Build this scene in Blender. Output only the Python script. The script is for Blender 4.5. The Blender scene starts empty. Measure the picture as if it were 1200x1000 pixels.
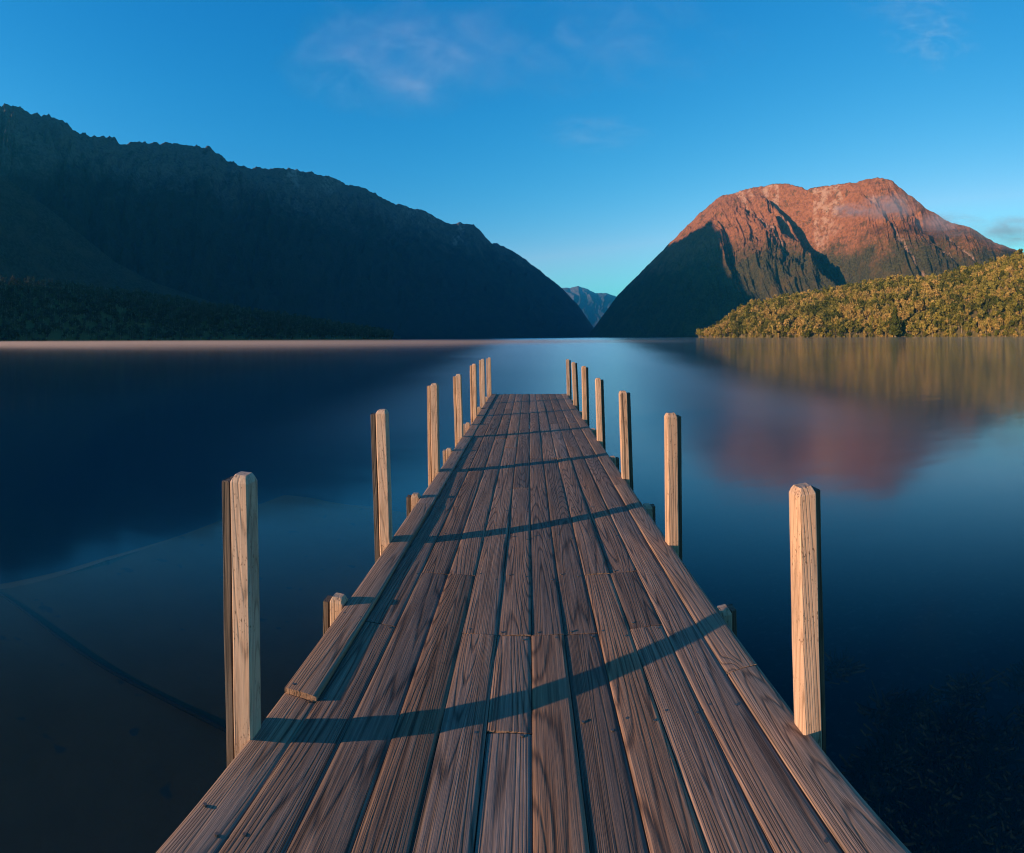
import bpy, math, random
import numpy as np
from mathutils import Vector, Matrix

sc = bpy.context.scene
R = math.radians

# ------------------------------------------------------------------ camera, light, sky
F, CX, HY = 600.0, 620.0, 396.0          # focal length of the panorama in photo pixels, centre, horizon
ROLL = R(0.42)
H_DECK, H_CAM = 0.95, 1.60               # deck above the water, eye above the deck
EYE = Vector((0, 0, H_DECK + H_CAM))
cam = bpy.data.cameras.new('camera')
cam.type = 'PANO'
cam.panorama_type = 'CENTRAL_CYLINDRICAL'
cam.central_cylindrical_radius = 1.0
cam.central_cylindrical_range_u_min = -CX / F
cam.central_cylindrical_range_u_max = (1200 - CX) / F
cam.central_cylindrical_range_v_min = -(1000 - HY) / F
cam.central_cylindrical_range_v_max = HY / F
cam.lens = 18
cam.clip_start, cam.clip_end = 0.05, 60000
co = bpy.data.objects.new('camera', cam)
sc.collection.objects.link(co)
RIGHT = Vector((math.cos(ROLL), 0, -math.sin(ROLL)))
UP = Vector((math.sin(ROLL), 0, math.cos(ROLL)))
FWD = Vector((0, 1, 0))
co.matrix_world = Matrix((RIGHT, UP, -FWD)).transposed().to_4x4()
co.location = EYE
sc.camera = co

SUN_AZ, SUN_EL = math.atan2(-1.0, -0.41), R(9.0)     # azimuth clockwise from +Y
TO_SUN = Vector((math.sin(SUN_AZ) * math.cos(SUN_EL), math.cos(SUN_AZ) * math.cos(SUN_EL), math.sin(SUN_EL)))
world = bpy.data.worlds.new('World')
sc.world = world
world.use_nodes = True
wn, wl = world.node_tree.nodes, world.node_tree.links
wn.clear()
sky = wn.new('ShaderNodeTexSky')
sky.sky_type = 'NISHITA'
sky.sun_disc = False
sky.sun_elevation = SUN_EL
sky.sun_rotation = SUN_AZ % (2 * math.pi)
sky.air_density = 1.0
sky.dust_density = 0.0
sky.ozone_density = 2.5
sky.altitude = 600
# one grade for the whole dome: the deep, clear blue of the photograph's exposure
EXPO = 1.2
sep = wn.new('ShaderNodeSeparateColor')
wl.new(sky.outputs[0], sep.inputs[0])
com = wn.new('ShaderNodeCombineColor')


def wmath(op, a, b):
    nd = wn.new('ShaderNodeMath')
    nd.operation = op
    wl.new(a, nd.inputs[0])
    nd.inputs[1].default_value = b
    return nd.outputs[0]


for ch, (k, p) in enumerate(((6.6, 2.9), (1.15, 1.12), (1.03, 0.66))):
    v = wmath('MINIMUM', wmath('MULTIPLY', sep.outputs[ch], 0.22), 0.35 if ch == 0 else 1.2)
    wl.new(wmath('MULTIPLY', wmath('POWER', v, p), k / 2 ** EXPO / 0.15), com.inputs[ch])
bg = wn.new('ShaderNodeBackground')
bg.inputs['Strength'].default_value = 0.15
wo = wn.new('ShaderNodeOutputWorld')
wl.new(com.outputs[0], bg.inputs[0])
wl.new(bg.outputs[0], wo.inputs[0])
sun = bpy.data.lights.new('sun', 'SUN')
sun.energy = 5.0
sun.angle = R(0.5)
sun.color = (1.0, 0.63, 0.38)
so = bpy.data.objects.new('sun', sun)
sc.collection.objects.link(so)
so.rotation_euler = TO_SUN.to_track_quat('Z', 'Y').to_euler()
so.location = (0, 0, 50)

sc.view_settings.view_transform = 'Standard'
sc.view_settings.look = 'None'
sc.view_settings.gamma = 1
sc.view_settings.use_curve_mapping = False
sc.view_settings.exposure = EXPO
sc.render.engine = 'CYCLES'
cy = sc.cycles
cy.use_denoising = True
cy.use_adaptive_sampling = True
cy.adaptive_threshold = 0.01
cy.filter_width = 1.15
cy.max_bounces = 6
cy.diffuse_bounces = 2
cy.glossy_bounces = 3
cy.transparent_max_bounces = 16
cy.volume_bounces = 0
cy.volume_max_steps = 256
cy.caustics_reflective = False
cy.caustics_refractive = False

# ------------------------------------------------------------------ helpers
rng = np.random.default_rng(11)
random.seed(11)


def ray(x, y):
    """world direction through a photo pixel of the cylindrical panorama"""
    t, v = (x - CX) / F, (HY - y) / F
    return RIGHT * math.sin(t) + FWD * math.cos(t) + UP * v


def on_plane(x, y, z):
    d = ray(x, y)
    return EYE + d * ((z - EYE.z) / d.z)


def at_range(x, y, r):
    d = ray(x, y)
    return EYE + d * (r / math.hypot(d.x, d.y))


def link(o, parent=None):
    sc.collection.objects.link(o)
    if parent is not None:
        o.parent = parent
    return o


def tag(o, label=None, cat=None, group=None, kind=None):
    if label: o['label'] = label
    if cat: o['category'] = cat
    if group: o['group'] = group
    if kind: o['kind'] = kind
    return o


def mesh(name, verts, faces, mats=(), smooth=False):
    me = bpy.data.meshes.new(name)
    verts = np.asarray(verts, np.float32)
    if isinstance(faces, np.ndarray):
        k = faces.shape[1]
        me.vertices.add(len(verts))
        me.vertices.foreach_set('co', verts.ravel())
        me.loops.add(faces.size)
        me.loops.foreach_set('vertex_index', faces.astype(np.int32).ravel())
        me.polygons.add(len(faces))
        me.polygons.foreach_set('loop_start', np.arange(0, faces.size, k, dtype=np.int32))
        me.update(calc_edges=True)
    else:
        me.from_pydata([tuple(map(float, v)) for v in verts], [], faces)
    for m in mats:
        me.materials.append(m)
    if smooth:
        me.polygons.foreach_set('use_smooth', np.ones(len(me.polygons), bool))
    me.validate()
    return me


def obj(name, me, parent=None, loc=(0, 0, 0), rot=(0, 0, 0)):
    o = bpy.data.objects.new(name, me)
    o.location, o.rotation_euler = loc, rot
    return link(o, parent)


def empty(name, loc=(0, 0, 0)):
    o = bpy.data.objects.new(name, None)
    o.location = loc
    o.empty_display_size = 0.3
    return link(o)


def smooth01(x, a, b):
    t = np.clip((x - a) / (b - a), 0, 1)
    return t * t * (3 - 2 * t)


def vnoise(x, y, seed):
    """value noise, vectorised"""
    xi, yi = np.floor(x).astype(np.int64), np.floor(y).astype(np.int64)
    fx, fy = x - xi, y - yi
    fx, fy = fx * fx * fx * (fx * (fx * 6 - 15) + 10), fy * fy * fy * (fy * (fy * 6 - 15) + 10)

    def hsh(a, b):
        h = (a * 374761393 + b * 668265263 + seed * 974634777) & 0xFFFFFFFF
        h = ((h ^ (h >> 13)) * 1274126177) & 0xFFFFFFFF
        h = ((h ^ (h >> 16)) * 2246822519) & 0xFFFFFFFF
        return ((h ^ (h >> 15)) & 0xFFFFFF) / float(0xFFFFFF)
    a, b, c, d = hsh(xi, yi), hsh(xi + 1, yi), hsh(xi, yi + 1), hsh(xi + 1, yi + 1)
    return (a * (1 - fx) + b * fx) * (1 - fy) + (c * (1 - fx) + d * fx) * fy


def fbm(x, y, seed, octv=5, gain=0.5, ridged=False):
    s, amp, tot = 0, 1, 0
    for k in range(octv):
        n = vnoise(x * 2 ** k + 17.3 * k, y * 2 ** k - 9.1 * k, seed + k)
        if ridged:
            n = 1 - np.abs(2 * n - 1)
        s = s + amp * n
        tot += amp
        amp *= gain
    return s / tot


class NT:
    """short hand for building a node material"""
    def __init__(self, name):
        self.m = bpy.data.materials.new(name)
        self.m.use_nodes = True
        self.t = self.m.node_tree
        self.t.nodes.clear()
        self.out = self.n('ShaderNodeOutputMaterial')

    def n(self, typ, props=None, **ins):
        nd = self.t.nodes.new(typ)
        for k, v in (props or {}).items():
            setattr(nd, k, v)
        for k, v in ins.items():
            key = int(k[1:]) if k[0] == 'i' and k[1:].isdigit() else k.replace('_', ' ')
            s = nd.inputs[key]
            if isinstance(v, bpy.types.NodeSocket):
                self.t.links.new(v, s)
            else:
                s.default_value = v
        return nd

    def math(self, op, a, b=0.0, c=0.0, clamp=False):
        return self.n('ShaderNodeMath', {'operation': op, 'use_clamp': clamp}, i0=a, i1=b, i2=c).outputs[0]

    def vmath(self, op, a, b=(0, 0, 0)):
        return self.n('ShaderNodeVectorMath', {'operation': op}, i0=a, i1=b).outputs[0]

    def noise(self, vec, scale=1.0, detail=3.0, rough=0.5, dist=0.0):
        return self.n('ShaderNodeTexNoise', None, Vector=vec, Scale=scale, Detail=detail, Roughness=rough, Distortion=dist).outputs[0]

    def ramp(self, fac, stops, interp='LINEAR'):
        nd = self.n('ShaderNodeValToRGB', None, Fac=fac)
        cr = nd.color_ramp
        cr.interpolation = interp
        while len(cr.elements) < len(stops):
            cr.elements.new(0.5)
        for e, (p, c) in zip(cr.elements, stops):
            e.position = p
            e.color = (c, c, c, 1) if isinstance(c, (int, float)) else (*c, 1)
        return nd.outputs[0]

    def mixc(self, fac, a, b, blend='MIX'):
        nd = self.n('ShaderNodeMix', {'data_type': 'RGBA', 'blend_type': blend})
        for s, v in ((nd.inputs[0], fac), (nd.inputs[6], a), (nd.inputs[7], b)):
            if isinstance(v, bpy.types.NodeSocket):
                self.t.links.new(v, s)
            else:
                s.default_value = (*v, 1) if isinstance(v, tuple) and len(v) == 3 else v
        return nd.outputs[2]

    def mapr(self, v, a, b, c=0.0, d=1.0):
        return self.n('ShaderNodeMapRange', {'interpolation_type': 'SMOOTHSTEP'}, i0=v, i1=a, i2=b, i3=c, i4=d).outputs[0]

    def bump(self, h, strength=0.5, distance=0.01, normal=None):
        nd = self.n('ShaderNodeBump', None, Strength=strength, Distance=distance, Height=h)
        if normal is not None:
            self.t.links.new(normal, nd.inputs['Normal'])
        return nd.outputs[0]

    def principled(self, color, rough=0.7, normal=None, spec=0.4):
        nd = self.n('ShaderNodeBsdfPrincipled')
        for k, v in (('Base Color', color), ('Roughness', rough), ('Specular IOR Level', spec)):
            if isinstance(v, bpy.types.NodeSocket):
                self.t.links.new(v, nd.inputs[k])
            else:
                nd.inputs[k].default_value = (*v, 1) if isinstance(v, tuple) else v
        if normal is not None:
            self.t.links.new(normal, nd.inputs['Normal'])
        self.t.links.new(nd.outputs[0], self.out.inputs[0])
        return nd


# ------------------------------------------------------------------ materials
def wood(name, axis, stops, knots=True, speck=0.0, groove=1.0, tone=0.25, rough=0.75, spec=0.3):
    """weathered timber; the grain runs along the given object axis (1 = Y, 2 = Z)"""
    t = NT(name)
    tc = t.n('ShaderNodeTexCoord').outputs['Object']
    rnd = t.n('ShaderNodeObjectInfo').outputs['Random']
    off = t.n('ShaderNodeCombineXYZ', None, i0=t.math('MULTIPLY', rnd, 37.0), i1=t.math('MULTIPLY', rnd, 91.0), i2=t.math('MULTIPLY', rnd, 13.0)).outputs[0]
    p = t.vmath('ADD', tc, off)
    long_ = [1, 1, 1]

    def st(k):
        long_ = [1.0, 1.0, 1.0]
        long_[axis] = k
        return t.vmath('MULTIPLY', p, tuple(long_))
    # knots pull the growth lines around themselves
    if knots:
        vk = t.n('ShaderNodeTexVoronoi', {'feature': 'F1'}, Vector=st(0.38), Scale=3.2, Randomness=1.0)
        kd = vk.outputs['Distance']
        kw = t.n('ShaderNodeSeparateColor', None, i0=vk.outputs['Color']).outputs[0]
        kmask = t.math('GREATER_THAN', kw, 0.66)
        bulge = t.math('MULTIPLY', t.mapr(kd, 0.0, 0.26, 1.0, 0.0), kmask)
        core = t.math('MULTIPLY', t.mapr(kd, 0.015, 0.06, 1.0, 0.0), kmask)
    n1 = t.noise(st(0.045), 4.4, 1.0, 0.4)
    n2 = t.noise(st(0.04), 24.0, 3.0, 0.6)
    ph = t.math('ADD', t.math('MULTIPLY', n1, 250.0), t.math('MULTIPLY', n2, 5.0))
    if knots:
        ph = t.math('ADD', ph, t.math('MULTIPLY', bulge, 26.0))
    ring = t.math('MULTIPLY_ADD', t.math('SINE', ph), 0.5, 0.5)
    ring = t.math('SUBTRACT', 1.0, t.math('POWER', ring, 6.0))        # pale wood between thin dark winter lines
    fib = t.noise(st(0.012), 240.0, 3.0, 0.7)
    fib2 = t.noise(st(0.022), 75.0, 4.0, 0.65)
    broad = t.noise(st(0.35), 2.2, 3.0, 0.55)
    f = t.math('ADD', t.math('MULTIPLY', ring, 0.24), t.math('MULTIPLY', t.math('SUBTRACT', fib2, 0.17), 0.82))
    f = t.math('ADD', f, t.math('MULTIPLY', t.math('SUBTRACT', fib, 0.35), 0.60))
    col = t.ramp(f, stops)
    v = t.math('ADD', t.math('MULTIPLY', t.math('SUBTRACT', rnd, 0.5), tone), t.math('MULTIPLY', t.math('SUBTRACT', broad, 0.5), 0.9))
    col = t.n('ShaderNodeHueSaturation', None, Value=t.math('ADD', v, 1.0), Saturation=t.math('ADD', t.mapr(broad, 0.3, 0.7, -0.16, 0.12), t.math('MULTIPLY_ADD', t.math('FRACT', t.math('MULTIPLY', rnd, 7.31)), 0.22, 0.87)), Color=col).outputs[0]
    if knots:
        col = t.mixc(t.math('MULTIPLY', core, 0.6), col, tuple(c * 0.35 for c in stops[0][1]))
    if speck:
        sp = t.math('MULTIPLY', t.mapr(t.noise(st(0.5), 95.0, 2.0, 0.6), 0.58, 0.70), t.mapr(t.noise(tc, 5.0, 2.0), 0.42, 0.62))
        col = t.mixc(t.math('MULTIPLY', sp, speck), col, tuple(c * 0.3 for c in stops[0][1]))
    if speck:                                   # weather stains and greyed patches
        sn = t.mapr(t.noise(st(0.22), 11.0, 4.0, 0.65), 0.50, 0.72)
        col = t.mixc(t.math('MULTIPLY', sn, 0.55), col, (0.16, 0.105, 0.07))
        sp2 = t.mapr(t.noise(st(0.03), 26.0, 2.0, 0.5), 0.30, 0.345, 1.0, 0.0)       # drying checks
        col = t.mixc(t.math('MULTIPLY', sp2, 0.85), col, (0.05, 0.032, 0.022))
        gp = t.mapr(t.noise(st(0.3), 5.0, 3.0, 0.6), 0.52, 0.74)
        col = t.mixc(t.math('MULTIPLY', gp, 0.45), col, (0.33, 0.26, 0.20))
    # cracks along the grain
    ck = t.mapr(t.noise(st(0.010), 62.0, 2.0, 0.5), 0.31, 0.36, 0.0, 1.0)
    hgt = t.math('ADD', t.math('MULTIPLY', ring, 0.45), t.math('MULTIPLY', fib, 0.45))
    hgt = t.math('ADD', hgt, t.math('MULTIPLY', fib2, 0.8))
    hgt = t.math('ADD', hgt, t.math('MULTIPLY', ck, 0.7))
    if knots:
        hgt = t.math('ADD', hgt, t.math('MULTIPLY', bulge, 0.5))
    col = t.mixc(t.math('MULTIPLY_ADD', ck, -0.6, 0.6), col, tuple(c * 0.3 for c in stops[0][1]))
    t.principled(col, rough, t.bump(hgt, 1.0, 0.0045 * groove), spec)
    return t.m


M = {}
M['plank'] = wood('weathered_plank', 1, tone=0.55, stops=[(0.20, (0.026, 0.017, 0.013)), (0.46, (0.110, 0.070, 0.050)), (0.70, (0.220, 0.141, 0.099)), (0.95, (0.40, 0.275, 0.197))])
M['edge_plank'] = wood('weathered_edge_plank', 1, tone=0.35, stops=[(0.20, (0.055, 0.036, 0.026)), (0.48, (0.160, 0.105, 0.074)), (0.72, (0.255, 0.172, 0.124)), (0.95, (0.40, 0.285, 0.21))], groove=0.7)
M['post'] = wood('pale_post', 2, [(0.2, (0.19, 0.115, 0.072)), (0.45, (0.37, 0.24, 0.16)), (0.7, (0.47, 0.315, 0.215)), (0.95, (0.58, 0.41, 0.295))], knots=False, speck=0.9, groove=0.5, tone=0.15)
M['batten'] = wood('grey_batten', 2, [(0.2, (0.035, 0.025, 0.018)), (0.5, (0.075, 0.055, 0.042)), (0.75, (0.12, 0.09, 0.07)), (0.95, (0.20, 0.15, 0.12))], knots=False, groove=1.0)
M['beam'] = wood('dark_beam', 0, [(0.2, (0.06, 0.042, 0.03)), (0.5, (0.10, 0.07, 0.05)), (0.8, (0.15, 0.105, 0.075)), (0.95, (0.19, 0.14, 0.10))], knots=False)

t = NT('nail_steel')
t.principled((0.16, 0.13, 0.11), 0.45).inputs['Metallic'].default_value = 0.8
M['nail'] = t.m


def mountain_mat(name, forest, tussock, rock, line, blend, scree=0.5, bump=14.0):
    t = NT(name)
    pos = t.n('ShaderNodeNewGeometry').outputs['Position']
    z = t.n('ShaderNodeSeparateXYZ', None, i0=pos).outputs[2]
    nb = t.noise(pos, 0.006, 5.0, 0.6)
    nf = t.noise(pos, 0.06, 4.0, 0.65)
    nt = t.noise(pos, 0.11, 2.0, 0.6)
    zz = t.math('ADD', z, t.math('MULTIPLY', t.math('SUBTRACT', nb, 0.5), blend * 3.2))
    zz = t.math('ADD', zz, t.math('MULTIPLY', t.math('SUBTRACT', nf, 0.5), blend * 1.6))
    hi = t.mapr(zz, line - blend, line + blend)
    cf = t.mixc(t.mapr(nt, 0.35, 0.65), tuple(c * 0.55 for c in forest), tuple(c * 1.3 for c in forest))
    cf = t.mixc(t.mapr(t.noise(pos, 0.012, 3.0), 0.45, 0.7, 0.0, 0.6), cf, (forest[0] * 1.9, forest[1] * 1.35, forest[2] * 1.1))
    ct = t.mixc(t.mapr(nf, 0.35, 0.65), tuple(c * 0.72 for c in tussock), tuple(c * 1.2 for c in tussock))
    ct = t.mixc(t.mapr(t.noise(pos, 0.017, 4.0, 0.7), 0.54, 0.66, 0.0, 0.7), ct, tuple(c * 0.8 for c in forest))
    # scree and bare rock run down the fall line
    at = t.n('ShaderNodeAttribute', {'attribute_name': 'gully'}).outputs['Fac']
    rk = t.math('MULTIPLY', t.mapr(at, 0.45, 0.95), t.mapr(t.noise(pos, 0.03, 4.0, 0.7), 0.40, 0.62))
    rk = t.math('MULTIPLY', rk, scree)
    col = t.mixc(hi, cf, ct)
    col = t.mixc(rk, col, rock)
    hb = t.math('ADD', t.math('MULTIPLY', nt, 0.5), t.math('MULTIPLY', nf, 0.8))
    t.principled(col, 0.95, t.bump(hb, 0.9, bump), 0.05)
    return t.m


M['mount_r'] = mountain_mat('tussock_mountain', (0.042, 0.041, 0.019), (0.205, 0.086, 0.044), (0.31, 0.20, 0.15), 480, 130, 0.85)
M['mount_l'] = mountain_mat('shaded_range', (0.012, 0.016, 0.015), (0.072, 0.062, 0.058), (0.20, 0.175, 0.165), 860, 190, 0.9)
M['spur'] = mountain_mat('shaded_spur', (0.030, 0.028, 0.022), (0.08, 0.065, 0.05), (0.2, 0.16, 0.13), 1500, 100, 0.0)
M['far'] = mountain_mat('far_range', (0.03, 0.035, 0.035), (0.10, 0.09, 0.09), (0.40, 0.38, 0.38), 1150, 200, 0.7)

t = NT('forest_floor')
pos = t.n('ShaderNodeNewGeometry').outputs['Position']
t.principled(t.mixc(t.noise(pos, 0.2, 3.0), (0.06, 0.055, 0.02), (0.14, 0.11, 0.05)), 0.95, None, 0.05)
M['floor'] = t.m


def leaf_mat(name, a, b, c):
    t = NT(name)
    tint = t.n('ShaderNodeAttribute', {'attribute_name': 'tint'}).outputs['Fac']
    pos = t.n('ShaderNodeNewGeometry').outputs['Position']
    col = t.ramp(tint, [(0.0, a), (0.5, b), (1.0, c)])
    v = t.mapr(t.noise(pos, 0.5, 2.0), 0.3, 0.7, 0.7, 1.3)
    col = t.n('ShaderNodeHueSaturation', None, Value=v, Color=col).outputs[0]
    d = t.n('ShaderNodeBsdfDiffuse', None, Color=col)
    tr = t.n('ShaderNodeBsdfTranslucent', None, Color=col)
    mx = t.n('ShaderNodeMixShader', None, i0=0.25, i1=d.outputs[0], i2=tr.outputs[0])
    t.t.links.new(mx.outputs[0], t.out.inputs[0])
    return t.m


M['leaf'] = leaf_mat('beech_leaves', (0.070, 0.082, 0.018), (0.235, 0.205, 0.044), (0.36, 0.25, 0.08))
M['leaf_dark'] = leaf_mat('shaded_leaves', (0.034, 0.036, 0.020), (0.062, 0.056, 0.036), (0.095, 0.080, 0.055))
t = NT('grey_bark')
t.principled((0.30, 0.24, 0.18), 0.9, None, 0.1)
M['bark'] = t.m

# water: mirror by Fresnel over clear, absorbing water
t = NT('lake_water')
pos = t.n('ShaderNodeNewGeometry').outputs['Position']
sx = t.n('ShaderNodeSeparateXYZ', None, i0=pos)
str_ = t.vmath('MULTIPLY', pos, (0.006, 0.03, 1.0))
nz = t.noise(str_, 1.0, 4.0, 0.55)
dist = t.vmath('LENGTH', pos)
dist = t.t.nodes[-1].outputs['Value']
# a breeze ruffles a lane up the middle of the lake and the far water; the sides lie calm
lane = t.math('ABSOLUTE', t.math('ADD', t.math('MULTIPLY_ADD', sx.outputs[1], -0.05, -1.5), sx.outputs[0]))
lane = t.math('DIVIDE', lane, t.math('MULTIPLY_ADD', t.math('MAXIMUM', sx.outputs[1], 0.0), 0.085, 5.5))
ruf = t.mapr(t.math('ADD', lane, t.math('MULTIPLY', t.math('SUBTRACT', nz, 0.5), 1.1)), 0.75, 1.7, 1.0, 0.0)
ruf = t.math('MULTIPLY', ruf, t.mapr(sx.outputs[1], 4.0, 16.0))
rgh = t.math('ADD', t.math('MULTIPLY_ADD', ruf, 0.13, 0.11), t.math('MULTIPLY', t.math('SUBTRACT', nz, 0.5), 0.07))
bm = t.bump(t.noise(t.vmath('MULTIPLY', pos, (0.5, 0.8, 1.0)), 1.0, 2.0), 0.10, 0.05)
geo = t.n('ShaderNodeNewGeometry')
cosi = t.math('MAXIMUM', t.math('ABSOLUTE', t.n('ShaderNodeVectorMath', {'operation': 'DOT_PRODUCT'}, i0=geo.outputs['Incoming'], i1=geo.outputs['Normal']).outputs['Value']), 0.0005)
N2 = 1.333 ** 2
root = t.math('SQRT', t.math('ADD', t.math('MULTIPLY', cosi, cosi), N2 - 1))
rs = t.math('DIVIDE', t.math('SUBTRACT', root, cosi), t.math('ADD', root, cosi))
rp = t.math('DIVIDE', t.math('SUBTRACT', t.math('MULTIPLY', cosi, N2), root), t.math('ADD', t.math('MULTIPLY', cosi, N2), root))
ws = t.mapr(cosi, 0.24, 0.62, 0.92, 0.10)
refl = t.math('ADD', t.math('MULTIPLY', t.math('MULTIPLY', rs, rs), ws), t.math('MULTIPLY', t.math('MULTIPLY', rp, rp), t.math('SUBTRACT', 1.0, ws)))
gl = t.n('ShaderNodeBsdfGlossy', {'distribution': 'MULTI_GGX'}, Color=(1, 1, 1, 1), Roughness=rgh, Normal=bm)
trn = t.n('ShaderNodeBsdfTransparent', None, Color=(0.93, 0.96, 0.97, 1))
mx = t.n('ShaderNodeMixShader', None, i0=refl, i1=trn.outputs[0], i2=gl.outputs[0])
t.t.links.new(mx.outputs[0], t.out.inputs['Surface'])
va = t.n('ShaderNodeVolumeAbsorption', None, Color=(0.20, 0.56, 0.70, 1), Density=0.36)
vs = t.n('ShaderNodeVolumeScatter', None, Color=(0.0, 0.44, 1.0, 1), Density=0.022)
ad = t.n('ShaderNodeAddShader', None, i0=va.outputs[0], i1=vs.outputs[0])
t.t.links.new(ad.outputs[0], t.out.inputs['Volume'])
M['water'] = t.m

t = NT('lake_bed_silt')
pos = t.n('ShaderNodeNewGeometry').outputs['Position']
n = t.noise(pos, 1.3, 5.0, 0.6)
st = t.mapr(t.noise(pos, 9.0, 3.0, 0.6), 0.56, 0.68)
col = t.mixc(n, (0.016, 0.013, 0.011), (0.045, 0.035, 0.026))
col = t.mixc(t.math('MULTIPLY', st, 0.5), col, (0.07, 0.06, 0.05))
t.principled(col, 0.95, t.bump(n, 0.6, 0.05), 0.1)
M['bed'] = t.m

t = NT('sunken_concrete')
pos = t.n('ShaderNodeNewGeometry').outputs['Position']
n = t.noise(pos, 2.2, 6.0, 0.62)
col = t.mixc(n, (0.058, 0.028, 0.013), (0.10, 0.050, 0.025))
col = t.mixc(t.mapr(t.noise(pos, 3.5, 2.0, 0.5), 0.66, 0.72), col, (0.03, 0.028, 0.025))
t.principled(col, 0.95, t.bump(n, 0.5, 0.02), 0.1)
M['slab'] = t.m
t = NT('bed_shadow_line')
t.principled((0.012, 0.012, 0.012), 0.9, None, 0.1)  # near black: the shade of the line is put into the colour
M['shadow_line'] = t.m
t = NT('water_weed')
pos = t.n('ShaderNodeNewGeometry').outputs['Position']
t.principled(t.mixc(t.noise(pos, 3.0, 2.0), (0.010, 0.008, 0.006), (0.040, 0.030, 0.016)), 0.9, None, 0.1)
M['weed'] = t.m

# ------------------------------------------------------------------ terrain
def grid_faces(nu, nv):
    i = np.arange(nu - 1)[:, None] * nv + np.arange(nv - 1)[None, :]
    return np.stack([i, i + nv, i + nv + 1, i + 1], -1).reshape(-1, 4)


def massif(name, crest, front, mat, ns, nu, seed, rough=0.16, freq=9.0, slant=0.0, prof=1.15, back=0.9, crest_jag=0.006,
           gullies=(), wobble=26, fine=0.35):
    """a mountain from the crest line (photo x, photo y, distance) down to its shore at the distance front(x), and down its back"""
    c = np.array(crest, float)
    xs = np.linspace(c[0, 0], c[-1, 0], ns)
    ys, rc = np.interp(xs, c[:, 0], c[:, 1]), np.interp(xs, c[:, 0], c[:, 2])
    P = np.array([tuple(at_range(a, b, r)) for a, b, r in zip(xs, ys, rc)])
    az = np.arctan2(P[:, 0], P[:, 1])
    hc = P[:, 2]
    rf = np.array([front(a) for a in xs])
    us = np.concatenate([np.linspace(0, 1, nu) ** 1.05, 1 + np.linspace(0.02, 1, nu // 4)])
    # u: 0 front foot, 1 crest, 2 back foot
    U, S = np.meshgrid(us, np.arange(ns), indexing='xy')
    S = S.astype(int)
    d = np.where(U <= 1, 1 - U, U - 1)                     # 0 on the crest
    rad = np.where(U <= 1, rf[S] + (rc[S] - rf[S]) * U, rc[S] + (rc.mean() * back) * (U - 1))
    arc = (az * rc.mean())[S]                              # metres along the crest
    sx = (xs[S] + slant * d * 1.0)
    wob = (fbm(sx / 40, d * 3, seed + 50, 4) - 0.5) * wobble
    a = (sx + wob) / 100.0 * freq / 3
    rid = fbm(a, d * 1.6 + 3, seed, 5, 0.52, ridged=True)
    rid2 = fbm(a * 3.1, d * 4.0, seed + 9, 4, 0.55, ridged=True)
    env = np.minimum(1, d * 5) * np.clip((1 - d) * 3.0, 0, 1)
    h = (1 - d) ** prof
    disp = rough * ((rid - 0.62) * 1.0 + (rid2 - 0.6) * fine + (fbm(a * 8.0, d * 14.0, seed + 19, 4, 0.6, ridged=True) - 0.6) * fine * 0.42) * env
    gmask = np.zeros_like(d)
    for (gx, gk, gw, gd, d0, d1) in gullies:
        q = (sx + wob * 0.6 - (gx + gk * d)) / gw
        prof_g = np.where(q < 0, np.exp(-(q * 1.0) ** 2), np.exp(-(q / 1.7) ** 2))
        e = smooth01(d, d0, d0 + 0.08) * (1 - smooth01(d, d1 - 0.15, d1))
        disp = disp - gd * prof_g * e
        gmask = np.maximum(gmask, np.exp(-(q * 1.6) ** 2) * e)
    jag = (fbm(xs / 7.0, xs * 0 + 2, seed + 30, 4, 0.6) - 0.5) * crest_jag
    h = np.maximum(h + disp + jag[S] * np.clip(1 - d * 4, 0, 1), 0)
    H = hc[S] * h - (d >= 0.999) * 20.0
    gmask = np.maximum(gmask, np.clip((0.50 - rid) * 5, 0, 1) * 0.9 * np.clip(1 - d * 1.1, 0, 1))
    X, Y = rad * np.sin(az[S]), rad * np.cos(az[S])
    V = np.stack([X, Y, H], -1).reshape(-1, 3)
    me = mesh(name, V, grid_faces(ns, len(us))[:, ::-1].copy(), (mat,), True)
    at = me.attributes.new('gully', 'FLOAT', 'POINT')
    at.data.foreach_set('value', gmask.astype(np.float32).ravel())
    o = obj(name, me)
    o['kind'] = 'structure'
    return o


left_crest = [(-330, 392, 2500), (-285, 330, 2500), (-230, 262, 2550), (-175, 224, 2600), (-148, 214, 2620), (-111, 196, 2690), (-80, 184, 2700), (-48, 171, 2720), (-22, 150, 2780), (-8, 130, 2820), (0, 125, 2820), (15, 123, 2800), (25, 125, 2800), (37, 132, 2820), (72, 139, 2850),
              (82, 147, 2880), (95, 157, 2900), (133, 162, 3000), (143, 168, 3020), (170, 168, 3100), (200, 169, 3200),
              (222, 172, 3250), (245, 171, 3300), (255, 180, 3320), (267, 189, 3350), (273, 188, 3370), (283, 194, 3400),
              (313, 198, 3500), (323, 195, 3520), (333, 198, 3550), (365, 203, 3650), (377, 204, 3700), (400, 213, 3800),
              (420, 218, 3900), (473, 243, 4200), (490, 245, 4300), (503, 251, 4400), (527, 263, 4600), (547, 261, 4700),
              (555, 263, 4800), (577, 285, 4950), (590, 288, 5050), (617, 305, 5300), (633, 317, 5450), (657, 337, 5700),
              (677, 357, 5900), (693, 380, 6050), (702, 393, 6100)]
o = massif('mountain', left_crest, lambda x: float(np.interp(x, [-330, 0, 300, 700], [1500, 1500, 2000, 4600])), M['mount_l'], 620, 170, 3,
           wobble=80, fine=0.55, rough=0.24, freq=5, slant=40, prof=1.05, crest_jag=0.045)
tag(o, 'long dark mountain range in shade along the left side of the lake', 'mountain')
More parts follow.
